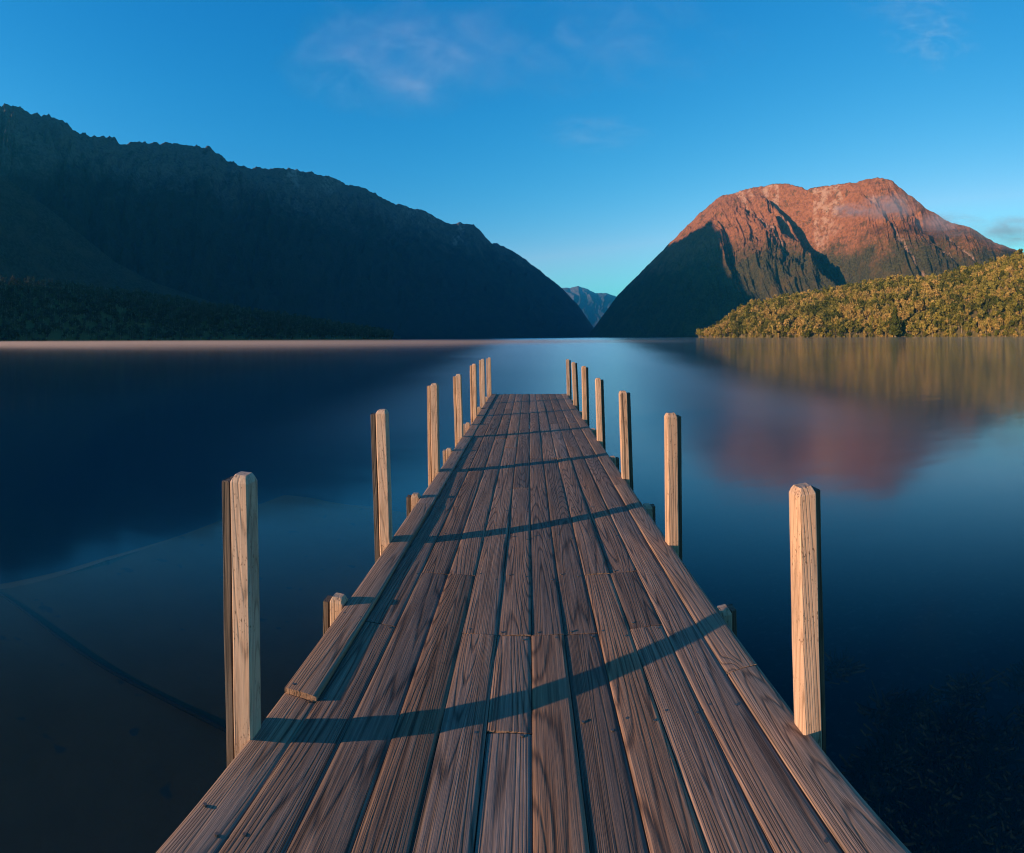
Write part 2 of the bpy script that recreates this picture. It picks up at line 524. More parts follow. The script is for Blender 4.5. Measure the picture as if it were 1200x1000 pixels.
spur_crest = [(-260, 330, 1700), (-160, 262, 1750), (-80, 222, 1800), (-40, 208, 1800), (0, 203, 1800), (67, 252, 1800), (133, 306, 1820), (180, 331, 1850), (260, 358, 1950),
              (330, 376, 2050), (430, 390, 2150), (470, 394, 2200)]
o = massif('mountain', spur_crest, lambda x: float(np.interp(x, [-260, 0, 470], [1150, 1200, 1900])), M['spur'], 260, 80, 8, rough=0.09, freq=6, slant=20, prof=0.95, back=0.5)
tag(o, 'dark rounded spur sloping down to the right at the left edge', 'mountain')

right_crest = [(676, 397, 4300), (689, 394, 4250), (723, 347, 4000), (784, 286, 3600), (823, 247, 3350), (847, 228.5, 3200), (855, 228, 3180), (871, 222, 3120),
               (916, 215, 3000), (928, 216, 2980), (946, 222, 2950), (957, 219, 2930), (1005, 214, 2850), (1022, 209, 2820), (1033, 208, 2800),
               (1046, 212, 2790), (1070, 232, 2780), (1089, 247, 2770), (1113, 260, 2760), (1139, 267, 2750), (1165, 284, 2740), (1191, 293, 2740),
               (1240, 330, 2740), (1300, 380, 2740)]
o = massif('mountain', right_crest, lambda x: float(np.interp(x, [676, 800, 1300], [3900, 2300, 1500])), M['mount_r'], 900, 240, 21,
           fine=0.75, rough=0.135, freq=9, slant=-60, prof=1.0, back=0.7, crest_jag=0.022,
           gullies=[(923, 100, 24, 0.42, 0.0, 0.95), (876, 110, 12, 0.17, 0.16, 0.9), (856, 70, 9, 0.05, 0.10, 0.6), (1048, 120, 8, 0.085, 0.12, 0.75), (1003, 80, 9, 0.06, 0.05, 0.8), (1085, 100, 9, 0.06, 0.10, 0.8)])
tag(o, 'red brown mountain lit by the low sun on the right', 'mountain')
far_crest = [(600, 345, 14500), (640, 340, 14500), (657, 337, 14500), (668, 338, 14500), (678, 335, 14500), (687, 339, 14500), (697, 343, 14500), (710, 343, 14500), (723, 348, 14500), (760, 352, 14500), (800, 360, 14500)]
o = massif('mountain', far_crest, lambda x: 11000.0, M['far'], 200, 60, 33, rough=0.2, freq=30, prof=1.0, back=0.2, crest_jag=0.05)
tag(o, 'small blue far mountain in the gap between the two slopes', 'mountain')


def low_hill(name, crest, front, seed, bumpy=0.03):
    c = np.array(crest, float)
    xs = np.linspace(c[0, 0], c[-1, 0], 160)
    ys, rc = np.interp(xs, c[:, 0], c[:, 1]), np.interp(xs, c[:, 0], c[:, 2])
    P = np.array([tuple(at_range(a, b, r)) for a, b, r in zip(xs, ys, rc)])
    az, hc = np.arctan2(P[:, 0], P[:, 1]), np.maximum(P[:, 2], 0.5)
    rf = np.array([front(a) for a in xs])
    us = np.concatenate([np.linspace(0, 1, 40), 1 + np.linspace(0.05, 1, 12)])
    U, S = np.meshgrid(us, np.arange(160), indexing='xy')
    d = np.where(U <= 1, 1 - U, U - 1)
    rad = np.where(U <= 1, rf[S] + (rc[S] - rf[S]) * U, rc[S] + 350 * (U - 1))
    n = (fbm(xs[S] / 45.0, d * 3, seed, 3) - 0.5)
    h = hc[S] * np.maximum((1 - d) * (1 + 0.25 * d) + n * 0.35 * d * (1 - d) * 2, 0) + 1.2 * (d < 0.98) - 3 * (d >= 0.999)
    X, Y = rad * np.sin(az[S]), rad * np.cos(az[S])
    me = mesh(name, np.stack([X, Y, h], -1).reshape(-1, 3), grid_faces(160, len(us))[:, ::-1].copy(), (M['floor'],), True)
    o = obj(name, me)
    o['kind'] = 'structure'
    return (U, X, Y, h)


pen_crest = [(819, 398.5, 1150), (828, 397, 1130), (838, 389, 1120), (856, 375, 1110), (883, 360, 1100), (927, 354, 1090), (960, 349, 1080), (987, 343, 1075), (1007, 339, 1070),
             (1040, 335, 1060), (1077, 333, 1050), (1100, 331, 1050), (1127, 322, 1050), (1160, 314, 1050), (1177, 309, 1050), (1200, 304, 1050), (1300, 280, 1050)]
pen = low_hill('hill', pen_crest, lambda x: float(np.interp(x, [819, 840, 900, 935, 940, 1300], [1130, 1000, 880, 850, 800, 700])), 5)
bpy.data.objects['hill']['label'] = 'low wooded headland running into the lake on the right'
foot_crest = [(-250, 320, 1000), (-60, 330, 1010), (0, 333, 1020), (60, 336, 1030), (140, 345, 1050), (220, 357, 1080), (300, 369, 1120), (380, 381, 1170), (430, 389, 1200), (460, 394, 1220)]
foot = low_hill('hill', foot_crest, lambda x: float(np.interp(x, [-250, 460], [620, 1100])), 6)
bpy.data.objects['hill.001']['label'] = 'dark wooded foothill on the left shore of the lake'

# ------------------------------------------------------------------ air
t = NT('haze_air')
pv = t.n('ShaderNodeVolumePrincipled', None, Color=(0.03, 0.50, 1.0, 1), Density=3.7e-5, Anisotropy=0.0)
t.t.links.new(pv.outputs[0], t.out.inputs['Volume'])
HZ = (-15500, 15500, -2900, 19500, -62, 1540)
V = [(x, y, z) for z in HZ[4:] for (x, y) in ((HZ[0], HZ[2]), (HZ[1], HZ[2]), (HZ[1], HZ[3]), (HZ[0], HZ[3]))]
o = obj('haze', mesh('haze', V, [(0, 3, 2, 1), (4, 5, 6, 7), (0, 1, 5, 4), (1, 2, 6, 5), (2, 3, 7, 6), (3, 0, 4, 7)], (t.m,)))
tag(o, kind='stuff')

# ------------------------------------------------------------------ trees
def tree_geo(seed, nleaf, height, width, kind='round'):
    """leaf quads and a forked trunk; returns verts, quads, material index"""
    g = np.random.default_rng(seed)
    lobes = []
    if kind == 'round':
        for k in range(7):
            a = g.uniform(0, 6.28)
            q = g.uniform(0.0, 0.34) * width
            lobes.append((math.cos(a) * q, math.sin(a) * q, height * g.uniform(0.38, 0.84), width * g.uniform(0.20, 0.33), height * g.uniform(0.10, 0.18)))
        lobes.append((0, 0, height * 0.86, width * 0.22, height * 0.13))
    else:
        for k in range(9):
            z = 0.14 + 0.78 * k / 8
            lobes.append((g.normal() * 0.03 * width, g.normal() * 0.03 * width, height * z, width * 0.5 * (1.04 - z) + 0.12, height * 0.07))
    ws = np.array([l[3] ** 2 for l in lobes])
    idx = g.choice(len(lobes), nleaf, p=ws ** (1.0 if kind == 'round' else 0.6) / (ws ** (1.0 if kind == 'round' else 0.6)).sum())
    L = np.array(lobes)[idx]
    dv = g.normal(size=(nleaf, 3))
    dv /= np.linalg.norm(dv, axis=1)[:, None]
    rr = g.uniform(0.55, 1.12, nleaf)[:, None]
    C = L[:, :3] + dv * rr * L[:, [3, 3, 4]]
    sz = g.uniform(0.5, 1.0, nleaf)[:, None] * width * 0.115
    nrm = dv * 0.9 + g.normal(size=(nleaf, 3)) * 0.6
    nrm /= np.linalg.norm(nrm, axis=1)[:, None]
    a = np.cross(nrm, g.normal(size=(nleaf, 3)))
    a /= np.linalg.norm(a, axis=1)[:, None]
    b = np.cross(nrm, a)
    V = np.concatenate([C - a * sz - b * sz * 0.7, C + a * sz * 0.8 - b * sz, C + a * sz + b * sz * 0.8, C - a * sz * 0.7 + b * sz], 1).reshape(-1, 3)
    Fq = np.arange(nleaf * 4).reshape(-1, 4)
    mi = [0] * nleaf
    # trunk and two limbs
    tv, tf = [], []

    def limb(p, q, r0, r1):
        n0 = len(tv)
        for (c, r) in ((p, r0), (q, r1)):
            for k in range(5):
                tv.append((c[0] + r * math.cos(k * 1.2566), c[1] + r * math.sin(k * 1.2566), c[2]))
        for k in range(5):
            tf.append((n0 + k, n0 + (k + 1) % 5, n0 + 5 + (k + 1) % 5, n0 + 5 + k))
    top = (g.normal() * 0.04 * width, g.normal() * 0.04 * width, height * 0.8)
    limb((0, 0, -1.0), top, height * 0.020, height * 0.006)
    for k in range(2):
        z = height * g.uniform(0.3, 0.5)
        l = lobes[k]
        limb((top[0] * 0.5, top[1] * 0.5, z), l[:3], height * 0.011, height * 0.004)
    V = np.concatenate([V, np.array(tv)])
    Fq = np.concatenate([Fq, np.array(tf) + nleaf * 4])
    mi += [1] * len(tf)
    return V, Fq, np.array(mi)


def tree_mesh(name, geo, tint, mats):
    V, Fq, mi = geo
    me = mesh(name, V, Fq, mats)
    me.polygons.foreach_set('material_index', mi.astype(np.int32))
    at = me.attributes.new('tint', 'FLOAT', 'POINT')
    at.data.foreach_set('value', np.full(len(V), tint, np.float32))
    return me


def wood_mass(name, geos, spots, mats):
    Vs, Fs, Ms, Ts, n0 = [], [], [], [], 0
    for (x, y, z, s, rz, k, tint) in spots:
        V, Fq, mi = geos[k]
        c, sn = math.cos(rz), math.sin(rz)
        Vs.append(np.stack([(V[:, 0] * c - V[:, 1] * sn) * s + x, (V[:, 0] * sn + V[:, 1] * c) * s + y, V[:, 2] * s + z], -1))
        Fs.append(Fq + n0)
        Ms.append(mi)
        Ts.append(np.full(len(V), tint, np.float32))
        n0 += len(V)
    me = mesh(name, np.concatenate(Vs), np.concatenate(Fs), mats)
    me.polygons.foreach_set('material_index', np.concatenate(Ms).astype(np.int32))
    at = me.attributes.new('tint', 'FLOAT', 'POINT')
    at.data.foreach_set('value', np.concatenate(Ts))
    o = obj(name, me)
    o['kind'] = 'stuff'
    return o


def scatter(surf, n, umax, g, rows=160):
    U, X, Y, Hh = surf
    cols = int((U[0] <= 1.0001).sum())
    out = []
    while len(out) < n:
        s, u = g.uniform(0, rows - 1.001), g.uniform(0, 1) ** 0.85 * umax
        ui = u * (cols - 1)
        i, j = int(s), min(int(ui), cols - 2)
        fs, fu = s - i, ui - j

        def bi(A):
            return (A[i, j] * (1 - fs) + A[i + 1, j] * fs) * (1 - fu) + (A[i, j + 1] * (1 - fs) + A[i + 1, j + 1] * fs) * fu
        x, y, z = bi(X), bi(Y), bi(Hh)
        out.append((x, y, z, u, s / (rows - 1)))
    return out


g = np.random.default_rng(5)
geos = [tree_geo(100 + k, 150, 13.0, 9.5) for k in range(7)] + [tree_geo(140 + k, 130, 15.0, 6.5, 'round') for k in range(3)] + [tree_geo(160 + k, 150, 15, 6.0, 'cone') for k in range(2)]
pts = [p for p in scatter(pen, 5200, 1.03, g)]
for k in range(900):                            # the wood comes right down to the water
    U_, X_, Y_, H_ = pen
    i, j = int(g.integers(0, 159)), int(g.integers(0, 4))
    q = g.random()
    pts.append((X_[i, j] * (1 - q) + X_[i + 1, j] * q, Y_[i, j] * (1 - q) + Y_[i + 1, j] * q, H_[i, j], j / 39.0 + 0.01, i / 159.0))
keep, cell = [], {}
for p in pts:                                   # thin out to about a crown apart
    q = (int(p[0] // 5.5), int(p[1] // 5.5))
    if q in cell: continue
    cell[q] = 1
    keep.append(p)


def in_view(p):
    a = math.atan2(p[0], p[1])
    return -1.03 < a < 0.962


vis = [p for p in keep if in_view(p)]
vis.sort(key=lambda p: p[3] + 0.25 * g.random())
near, rest = vis[:296], vis[296:]
tints = [0.0, 0.2, 0.4, 0.55, 0.7, 0.85, 1.0]
HUES = ('dark green', 'olive green', 'golden brown')
protos = [tree_mesh('beech_tree', geos[k], tints[k % 7], (M['leaf'], M['bark'])) for k in range(10)]
for p in near:
    k = int(g.integers(0, 10))
    o = obj('beech_tree', protos[k], None, (p[0], p[1], p[2]), (0, 0, g.uniform(0, 6.28)))
    s = g.uniform(0.7, 1.35) * (0.7 if p[3] < 0.04 else 1)
    o.scale = (s, s, s * g.uniform(0.9, 1.15))
    hue = HUES[0 if tints[k % 7] < 0.3 else 1 if tints[k % 7] < 0.8 else 2]
    tag(o, hue + ' bushy tree in the sunlit wood along the headland shore', 'tree', hue + ' trees on the sunlit headland')
def patch(p):
    return float(fbm(np.array([p[0] / 34.0]), np.array([p[1] / 34.0]), 88, 3)[0])


spots = [(p[0], p[1], p[2], g.uniform(0.6, 1.25) * (0.75 + 0.8 * patch((p[0] + 500, p[1]))), g.uniform(0, 6.28), int(g.choice(12, p=[0.1] * 7 + [0.07] * 3 + [0.045] * 2)),
          float(np.clip(0.5 + (patch(p) - 0.5) * 2.2 + g.normal() * 0.27, 0, 1))) for p in rest]
spots += [(p[0], p[1], p[2], g.uniform(0.65, 1.1), g.uniform(0, 6.28), int(g.integers(0, 10)), float(np.clip(g.normal(0.5, 0.25), 0, 1))) for p in keep if not in_view(p)]
o = wood_mass('forest', geos, spots, (M['leaf'], M['bark']))
tag(o, 'sunlit olive green wood covering the headland behind the shore trees', 'forest')
# the one dark pointed tree that stands out by the shore
d = on_plane(1049, 401, 0.3)
b = at_range(1049, 398, 762)
o = obj('conifer_tree', tree_mesh('conifer_tree', tree_geo(301, 1100, 44.0, 21.0, 'cone'), 0.0, (M['leaf'], M['bark'])), None, (b.x, b.y, 1.0))
tag(o, 'tall dark green pointed tree standing by the headland shore', 'tree')

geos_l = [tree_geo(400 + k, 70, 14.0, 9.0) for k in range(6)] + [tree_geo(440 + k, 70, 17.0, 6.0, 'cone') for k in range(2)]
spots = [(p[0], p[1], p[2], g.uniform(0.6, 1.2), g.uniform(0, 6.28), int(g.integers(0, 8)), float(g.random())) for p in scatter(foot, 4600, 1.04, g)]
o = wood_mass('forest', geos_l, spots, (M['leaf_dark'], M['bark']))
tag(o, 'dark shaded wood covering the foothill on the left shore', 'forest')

# ------------------------------------------------------------------ lake
def box_verts(x0, x1, y0, y1, z0, z1):
    return [(x0, y0, z0), (x1, y0, z0), (x1, y1, z0), (x0, y1, z0), (x0, y0, z1), (x1, y0, z1), (x1, y1, z1), (x0, y1, z1)]


BOXF = [(0, 3, 2, 1), (4, 5, 6, 7), (0, 1, 5, 4), (1, 2, 6, 5), (2, 3, 7, 6), (3, 0, 4, 7)]
o = obj('lake', mesh('lake', box_verts(-15000, 15000, -2700, 19000, -45, 0), BOXF, (M['water'],)))
tag(o, 'still blue lake', 'lake', kind='structure')
# bed: one sheet, shallow by the jetty and falling away
gx = np.sign(np.linspace(-1, 1, 121)) * np.abs(np.linspace(-1, 1, 121)) ** 4 * 14900
gy = np.sign(np.linspace(-0.60, 1, 121)) * np.abs(np.linspace(-0.60, 1, 121)) ** 4 * 18900
GX, GY = np.meshgrid(gx, gy, indexing='ij')
rr = np.hypot(GX * 0.8, np.maximum(GY, 0))
dep = -(0.75 + 0.16 * np.minimum(rr, 60) + 30 * smooth01(rr, 20, 400)) - 0.12 * (fbm(GX, GY, 77, 3) - 0.5)
o = obj('lake_bed', mesh('lake_bed', np.stack([GX, GY, dep], -1).reshape(-1, 3), grid_faces(121, 121)[:, ::-1].copy(), (M['bed'],), True))
tag(o, kind='structure')

# ------------------------------------------------------------------ jetty
jetty = empty('jetty', (0, 0, 0))
tag(jetty, 'long weathered timber jetty with two rows of square posts', 'jetty')
END = 14.55
X_EDGES = [-1.085, -0.927, -0.743, -0.555, -0.375, -0.185, 0.0, 0.177, 0.360, 0.537, 0.722, 0.905, 1.065]


def plank_mesh(w, l, th, seed):
    """a sawn board, cupped and worn, its middle at the origin of X, its near end at Y 0, its top at Z 0"""
    g = np.random.default_rng(seed)
    u = np.array([-1, -0.965, -0.8, -0.45, 0, 0.45, 0.8, 0.965, 1.0])
    nx, ny = len(u), max(4, int(l / 0.22))
    y = np.linspace(0, l, ny)
    U, Y = np.meshgrid(u, y, indexing='ij')
    crown = g.uniform(0.0004, 0.0036) * (1 - U ** 2) - np.clip(np.abs(U) - 0.964, 0, 1) * 0.075 - 0.0015 * np.abs(U) ** 3
    tilt = g.normal() * 0.0016 * U
    warp = 0.0022 * np.sin(Y / l * g.uniform(2, 6) + g.uniform(0, 6)) + g.normal() * 0.0012 * U * (Y / l - 0.5) * 2
    Z = crown + tilt + warp
    hw = w / 2 - g.uniform(0.0006, 0.0022)
    edge = (fbm(Y * 2.5 + seed, U * 0 + np.sign(U) * 5, seed, 3) - 0.5) * 0.004
    X = U * hw + edge * (np.abs(U) > 0.9)
    Y2 = Y + np.where(Y == 0, 1, 0) * 0.002 - np.where(Y == l, 1, 0) * 0.002 + np.where((Y == 0) | (Y == l), (fbm(U * 3 + seed, Y, seed + 3, 2) - 0.5) * 0.006, 0)
    V = np.stack([X, Y2, Z], -1).reshape(-1, 3)
    F_ = grid_faces(nx, ny)[:, ::-1].copy()
    F_ = F_[:, ::-1]
    n0 = len(V)
    low = np.stack([X, Y2, np.full_like(Z, -th)], -1).reshape(-1, 3)
    ring = [(i * ny) for i in range(nx)] + [(nx - 1) * ny + j for j in range(1, ny)] + [i * ny + ny - 1 for i in range(nx - 2, -1, -1)] + [j for j in range(ny - 2, 0, -1)]
    m = len(ring)                                   # the sides get vertices of their own so the worn edge stays crisp
    sides = np.array([(n0 + k, n0 + m + k, n0 + m + (k + 1) % m, n0 + (k + 1) % m) for k in range(m)])
    me = mesh('plank', np.concatenate([V, V[ring], low[ring]]), np.concatenate([F_, sides]))
    me.polygons.foreach_set('use_smooth', np.concatenate([np.ones(len(F_), bool), np.zeros(m, bool)]))
    return me


g = np.random.default_rng(9)
JOIST = [2.08 + 0.675 * k for k in range(-6, 19)]
forced = {0: [2.07, 4.80, 8.15, 11.5], 1: [2.755, 6.13, 9.5], 4: [2.755, 7.48], 5: [2.08, 2.755, 5.455, 10.2], 6: [2.755, 6.8, 10.85],
          8: [3.43, 6.8, 9.5], 9: [2.755, 3.43, 7.48, 10.2], 11: [2.25, 5.45, 8.8, 12.2]}
for row in range(12):
    x0, x1 = X_EDGES[row], X_EDGES[row + 1]
    if row in forced:
        js = forced[row]
    else:
        k = int(g.integers(4, 9))
        js = []
        while k < len(JOIST) - 2:
            js.append(JOIST[k])
            k += int(g.integers(4, 8))
        js = [j for j in js if 1.0 < j < END - 1.0]
    ys = [-1.6] + js + [END + g.uniform(-0.02, 0.02)]
    for k in range(len(ys) - 1):
        w, l = x1 - x0, ys[k + 1] - ys[k]
        lift = g.normal() * 0.0011
        if row == 0:
            lift = [-0.002, 0.021, 0.019, 0.008, 0.016][k]
        if row == 11:
            lift = 0.004 + g.normal() * 0.001
        me = plank_mesh(w, l - 0.004, 0.048, int(1000 + row * 20 + k))
        me.materials.append(M['edge_plank'] if row in (0, 11) else M['plank'])
        o = obj('plank', me, jetty, ((x0 + x1) / 2, ys[k] + 0.002, H_DECK + lift - 0.003))

# nail heads, two to a board on every joist: too small to pick apart
nv, nf = [], []
for jy in JOIST:
    if jy < -1 or jy > END: continue
    for row in range(12):
        for s in (0.2, 0.8):
            if g.random() < 0.15: continue
            x = X_EDGES[row] + (X_EDGES[row + 1] - X_EDGES[row]) * (s + g.normal() * 0.03)
            y = jy + g.normal() * 0.012 + (0.03 if s < 0.5 else -0.03)
            z = H_DECK + 0.0005 + (0.018 if row == 0 and y > 2.07 else 0)
            n0 = len(nv)
            r = 0.0068
            for q in range(6):
                nv.append((x + r * math.cos(q * 1.047), y + r * math.sin(q * 1.047), z))
            for q in range(6):
                nv.append((x + r * math.cos(q * 1.047), y + r * math.sin(q * 1.047), z - 0.015))
            nf.append(tuple(range(n0, n0 + 6)))
            nf += [(n0 + q, n0 + 6 + q, n0 + 6 + (q + 1) % 6, n0 + (q + 1) % 6) for q in range(6)]
o = obj('nail_heads', mesh('nail_heads', nv, nf, (M['nail'],)), jetty)
o['kind'] = 'stuff'


def bevel_box(w, d, z0, z1, ch, top, cap, seed=0, segs=10):
    """a square timber: chamfered corners, slightly wavy sides, hipped top of height top shrinking to cap"""
    g = np.random.default_rng(seed)
    hw, hd = w / 2, d / 2
    prof = [(hw - ch, -hd), (hw, -hd + ch), (hw, hd - ch), (hw - ch, hd), (-hw + ch, hd), (-hw, hd - ch), (-hw, -hd + ch), (-hw + ch, -hd)]
    zs = list(np.linspace(z0, z1 - top, segs))
    V, Fq = [], []
    for k, z in enumerate(zs):
        ox, oy = g.normal() * 0.0009, g.normal() * 0.0009
        for (x, y) in prof:
            V.append((x + ox + g.normal() * 0.0007, y + oy + g.normal() * 0.0007, z))
    n = 8
    if top > 0:
        for s, dz in ((0.5 + cap / 2, top * 0.62), (cap, top)):
            for (x, y) in prof:
                V.append((x * s + g.normal() * 0.0012, y * s + g.normal() * 0.0012, z1 - top + dz + g.normal() * 0.001))
    rows = len(V) // n
    for r in range(rows - 1):
        for q in range(n):
            Fq.append((r * n + q, r * n + (q + 1) % n, (r + 1) * n + (q + 1) % n, (r + 1) * n + q))
    Fq.append(tuple(range((rows - 1) * n, rows * n)))
    Fq.append(tuple(range(n - 1, -1, -1)))
    return V, Fq


def make_post(side, x, y, top, lean, seed, tall=True):
    """square timber upright with a thinner weathered batten standing off its outer face"""
    g = np.random.default_rng(seed)
    w = 0.086
    V, Fq = bevel_box(w, 0.088, -H_DECK - 0.9, top, 0.007, 0.030, 0.62, seed)
    me = mesh('post', V, Fq, (M['post'],))
    p = obj('post', me, jetty, (x, y, H_DECK), (0, lean, g.normal() * 0.03))
    V, Fq = bevel_box(0.036, 0.082, -H_DECK - 0.9, top - 0.030 - abs(g.normal()) * 0.004, 0.003, 0.004, 0.9, seed + 1)
    bx = side * (w / 2 + 0.018 + 0.009)
    b = obj('batten', mesh('batten', V, Fq, (M['batten'] if y < 5 or side > 0 else M['post'],)), p, (bx, (0.004 if side < 0 else 0.042) + g.normal() * 0.003, 0))
    # bolts that hold the two together, below the deck edge
    return p


LY = [1.80, 3.86, 6.02, 8.16, 10.45, 12.45, 14.40]
RY = [1.80, 3.82, 5.72, 7.86, 9.95, 12.05, 14.15]
for k in range(7):
    make_post(-1, -1.112 - 0.004 * (k % 3), LY[k], 1.045 + 0.02 * ((k * 7) % 3 - 1) * (k > 0) + (0.03 if k > 3 else 0), R(-0.8 + (0 if k == 0 else g.normal() * 0.7)), 50 + k * 3)
    make_post(1, 1.078 + 0.004 * (k % 2), RY[k], 0.99 + 0.02 * ((k * 5) % 3 - 1) * (k > 0) + (0.03 if k > 3 else 0), R(-1.1 + (0 if k == 0 else g.normal() * 0.7)), 150 + k * 3)
# short pile tops halfway between the posts
for k in range(6):
    make_post(-1, -1.135, (LY[k] + LY[k + 1]) / 2 + 0.05, 0.052, R(-0.5), 250 + k * 3)
    make_post(1, 1.105, (RY[k] + RY[k + 1]) / 2 + 0.0, 0.0, R(-0.5), 350 + k * 3)
    if k == 0: continue

# frame under the boards
g = np.random.default_rng(4)


def beam(name, x0, x1, y0, y1, z0, z1, along='y'):
    me = mesh(name, [((a - (x0 + x1) / 2), (b - (y0 + y1) / 2), (c - (z0 + z1) / 2)) for a, b, c in box_verts(x0, x1, y0, y1, z0, z1)], BOXF, (M['beam'],))
    return obj(name, me, jetty, ((x0 + x1) / 2, (y0 + y1) / 2, (z0 + z1) / 2))


for x in (-1.03, -0.35, 0.35, 1.005):
    beam('stringer', x - 0.03, x + 0.03, -1.55, END - 0.05, H_DECK - 0.25, H_DECK - 0.058)
for y in [LY[0] - 2.05] + [(a + b) / 2 for a, b in zip(LY, RY)]:
    beam('crossbeam', -1.20, 1.18, y + 0.055, y + 0.125, H_DECK - 0.40, H_DECK - 0.252)

# ------------------------------------------------------------------ on the bed of the lake
c1, c2, c3 = on_plane(0, 690, -0.62), on_plane(330, 580, -0.62), on_plane(470, 602, -0.62)
poly = [c1 + (c1 - c2) * 0.7, c2, c3 + (c3 - c2) * 0.9, Vector((-0.2, -1.5, -0.85)), Vector((-7, -1.5, -0.85))]
n = len(poly)
cen = sum((Vector(p) for p in poly), Vector()) / n
edge = []
for k in range(n):                                # walk the rim in short steps so its silted edge can wander
    for q in range(14):
        edge.append(poly[k].lerp(poly[(k + 1) % n], q / 14))
n = len(edge)
V = []
for (grow, z) in ((0.0, -0.62), (0.25, -0.67), (0.7, -0.90), (1.5, -1.8)):
    for k, p in enumerate(edge):
        d = (p - cen)
        d.z = 0
        d.normalize()
        w = 0.16 * (fbm(np.array([p.x * 1.1 + z]), np.array([p.y * 1.1]), 63, 3)[0] - 0.5)
        q = p + d * (grow + w)
        V.append((q.x, q.y, z + 0.02 * math.sin(k * 1.7)))
Fq = [tuple(range(n))[::-1]] + [(r * n + k, r * n + (k + 1) % n, (r + 1) * n + (k + 1) % n, (r + 1) * n + k) for r in range(3) for k in range(n)]
o = obj('sunken_slab', mesh('sunken_slab', V, Fq, (M['slab'],)))
tag(o, 'pale sunken concrete slab under the clear water left of the jetty', 'concrete slab')


def tube(pts, r, n=6):
    V, Fq = [], []
    for k, p in enumerate(pts):
        d = (Vector(pts[min(k + 1, len(pts) - 1)]) - Vector(pts[max(k - 1, 0)])).normalized()
        a = d.cross(Vector((0, 0, 1))).normalized()
        b = d.cross(a)
        for q in range(n):
            V.append(tuple(Vector(p) + a * (r * math.cos(q * 2 * math.pi / n)) + b * (r * math.sin(q * 2 * math.pi / n))))
    for k in range(len(pts) - 1):
        for q in range(n):
            Fq.append((k * n + q, k * n + (q + 1) % n, (k + 1) * n + (q + 1) % n, (k + 1) * n + q))
    return V, Fq


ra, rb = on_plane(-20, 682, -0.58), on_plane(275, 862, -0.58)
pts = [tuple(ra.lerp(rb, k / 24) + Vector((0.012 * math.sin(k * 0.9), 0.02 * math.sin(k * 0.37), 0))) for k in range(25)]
V, Fq = tube(pts, 0.018)  # thin dark tube added in place of a shadow line on the bed
o = obj('bed_shadow_line', mesh('bed_shadow_line', V, Fq, (M['shadow_line'],), True))
tag(o, 'dark tube standing in for a shadow across the sunken slab left of the jetty', 'shadow_line')

# water weed rooted in the bed to the right: clumps of ribbons
g = np.random.default_rng(31)
wv, wf = [], []
for k in range(110):
    p = on_plane(g.uniform(930, 1230), g.uniform(770, 1060), -1.0)
    if math.sin(p.x * 2.1 + 1) + math.sin(p.y * 2.7) + g.normal() * 0.5 < 0.2: continue
    for q in range(90):
        x, y = p.x + g.normal() * 0.10, p.y + g.normal() * 0.10
        a, hh, lean = g.uniform(0, 6.28), g.uniform(0.04, 0.13), g.normal(size=2) * 0.09
        dx, dy = 0.010 * math.cos(a), 0.010 * math.sin(a)
        n0 = len(wv)
        for s_ in (0, 0.5, 1):
            w = 1 - s_ * 0.7
            cx_, cy_ = x + lean[0] * s_ * s_, y + lean[1] * s_ * s_
            wv += [(cx_ - dx * w, cy_ - dy * w, -1.10 + hh * s_), (cx_ + dx * w, cy_ + dy * w, -1.12 + hh * s_)]
        wf += [(n0, n0 + 1, n0 + 3, n0 + 2), (n0 + 2, n0 + 3, n0 + 5, n0 + 4)]
o = obj('water_weed', mesh('water_weed', wv, wf, (M['weed'],)))
tag(o, 'brown weed growing under the water right of the jetty', 'weed', kind='stuff')

# a low bank of mist lying on the far water at the left
def soft_volume(name, center, size, rz, dens, color, scale, lo, hi, seed, label, cat, stretch=(1, 1, 1), ani=0.2, group=None, kind='stuff', core=0.15):
    """a closed ellipsoid filled with uneven vapour that thins out towards its skin"""
    n1, n2 = 16, 24
    V = [(0, 0, 1)] + [(math.sin(math.pi * i / n1) * math.cos(2 * math.pi * j / n2), math.sin(math.pi * i / n1) * math.sin(2 * math.pi * j / n2), math.cos(math.pi * i / n1)) for i in range(1, n1) for j in range(n2)] + [(0, 0, -1)]
    Fq = [(0, 1 + j, 1 + (j + 1) % n2) for j in range(n2)]
    Fq += [(1 + i * n2 + j, 1 + (i + 1) * n2 + j, 1 + (i + 1) * n2 + (j + 1) % n2, 1 + i * n2 + (j + 1) % n2) for i in range(n1 - 2) for j in range(n2)]
    e = len(V) - 1
    Fq += [(e, 1 + (n1 - 2) * n2 + (j + 1) % n2, 1 + (n1 - 2) * n2 + j) for j in range(n2)]
    t = NT(name + '_vapour')
    tc = t.n('ShaderNodeTexCoord').outputs['Object']
    ln = t.n('ShaderNodeVectorMath', {'operation': 'LENGTH'}, i0=tc).outputs['Value']
    fall = t.mapr(ln, core, 0.98, 1.0, 0.0)
    q = t.vmath('ADD', t.vmath('MULTIPLY', tc, stretch), (seed * 7.3, seed * 3.1, seed * 1.7))
    nz = t.mapr(t.noise(q, scale, 5.0, 0.6, 0.6), lo, hi)
    d = t.math('MULTIPLY', t.math('MULTIPLY', nz, fall), dens)
    pv = t.n('ShaderNodeVolumePrincipled', None, Color=(*color, 1), Density=d, Anisotropy=ani)
    t.t.links.new(pv.outputs[0], t.out.inputs['Volume'])
    o = obj(name, mesh(name, V, Fq, (t.m,)), None, center, (0, 0, rz))
    o.scale = size
    tag(o, label, cat, group, kind)
    return o


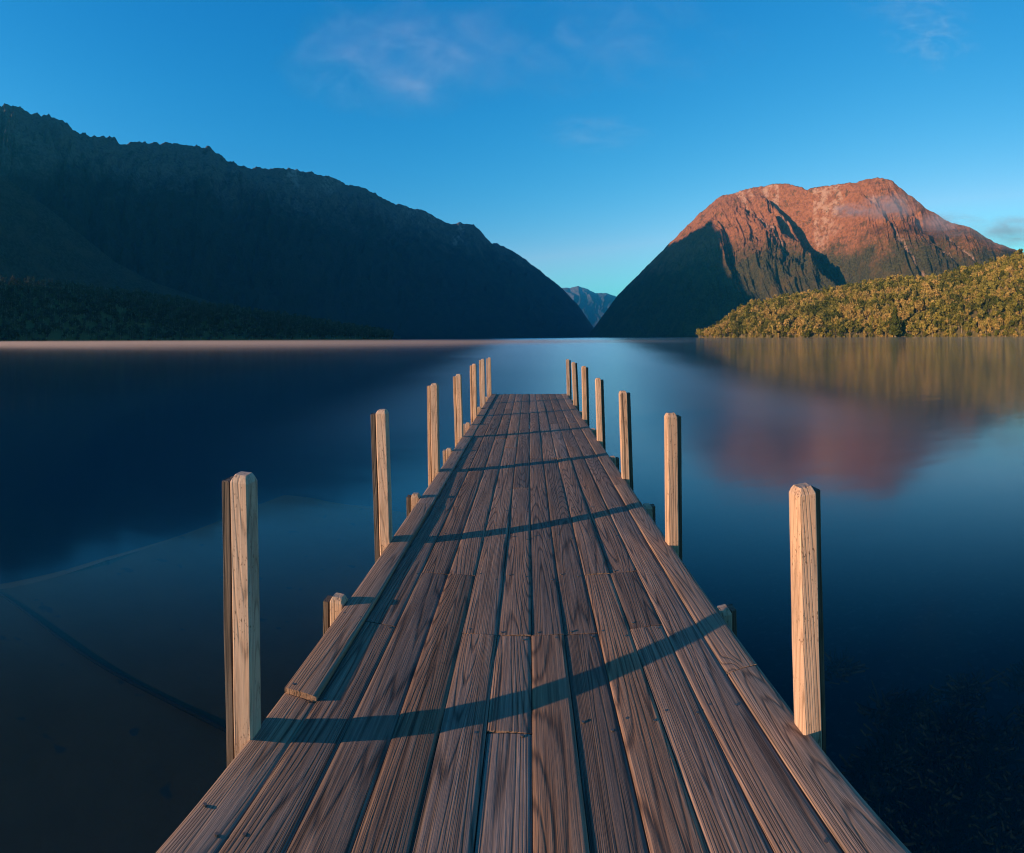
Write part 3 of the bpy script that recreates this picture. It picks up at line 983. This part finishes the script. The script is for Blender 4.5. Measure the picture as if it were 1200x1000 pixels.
soft_volume('mist', (-300, 205, 0.2), (430, 180, 2.7), R(14), 0.012, (0.45, 0.395, 0.40), 2.6, 0.2, 0.62, 1, 'thin pinkish mist lying on the water along the left shore', 'mist', (1, 1, 0.3), core=0.6)

def cloud(name, x, y, r, w, h, depth, dens, seed, label, rz=0.0, lo=0.42, hi=0.72, scale=1.7, stretch=(1, 1.6, 1), group=None, color=(1, 0.95, 0.96)):
    """a wisp of vapour: photo centre, distance, half width and half height in photo pixels"""
    c = at_range(x, y, r)
    k = math.hypot(c.x, c.y, c.z - EYE.z) / F
    return soft_volume(name, c, (w * k, depth, h * k), -math.atan2(c.x, c.y) + rz, dens / (w * k), color, scale, lo, hi, seed, label, 'cloud', stretch, 0.3, group, None)


cloud('cloud', 470, 62, 5600, 150, 70, 800, 2.0, 2, 'soft pinkish wisp of cloud high over the left mountain', lo=0.46, hi=0.85, scale=2.2, stretch=(1, 1.2, 0.8))
cloud('cloud', 680, 45, 6000, 230, 70, 900, 1.3, 3, 'broad faint veil of cloud across the top of the sky', lo=0.46, hi=0.9, scale=2.6, stretch=(1.4, 1.2, 0.8))
cloud('cloud', 700, 156, 6400, 80, 26, 300, 0.95, 4, 'small mauve cloud in the middle of the blue sky', lo=0.42, hi=0.8, scale=2.0)
cloud('cloud', 1093, 42, 5400, 62, 46, 240, 1.7, 5, 'small torn cloud high above the red mountain', lo=0.50, hi=0.75, scale=2.4, stretch=(1, 1, 1.5))
cloud('cloud', 1065, 2, 5200, 80, 24, 300, 1.3, 6, 'pale streak of cloud at the top edge of the sky', lo=0.46, hi=0.8, scale=2.0)
cloud('cloud', 1042, 243, 2250, 46, 20, 90, 3.4, 8, 'white wisp of mist drifting across the red mountain face', lo=0.40, hi=0.66)
cloud('cloud', 996, 247, 2300, 28, 11, 70, 2.8, 9, 'thin shred of mist left of the larger wisp on the red slope', lo=0.40, hi=0.66)
cloud('cloud', 1112, 264, 2500, 58, 19, 100, 3.6, 10, 'pale wisp of mist along the falling right ridge of the mountain', lo=0.40, hi=0.66)
cloud('cloud', 1190, 272, 2350, 58, 24, 120, 3.4, 11, 'pinkish grey cloud bank at the right end of the mountain', lo=0.36, hi=0.66)
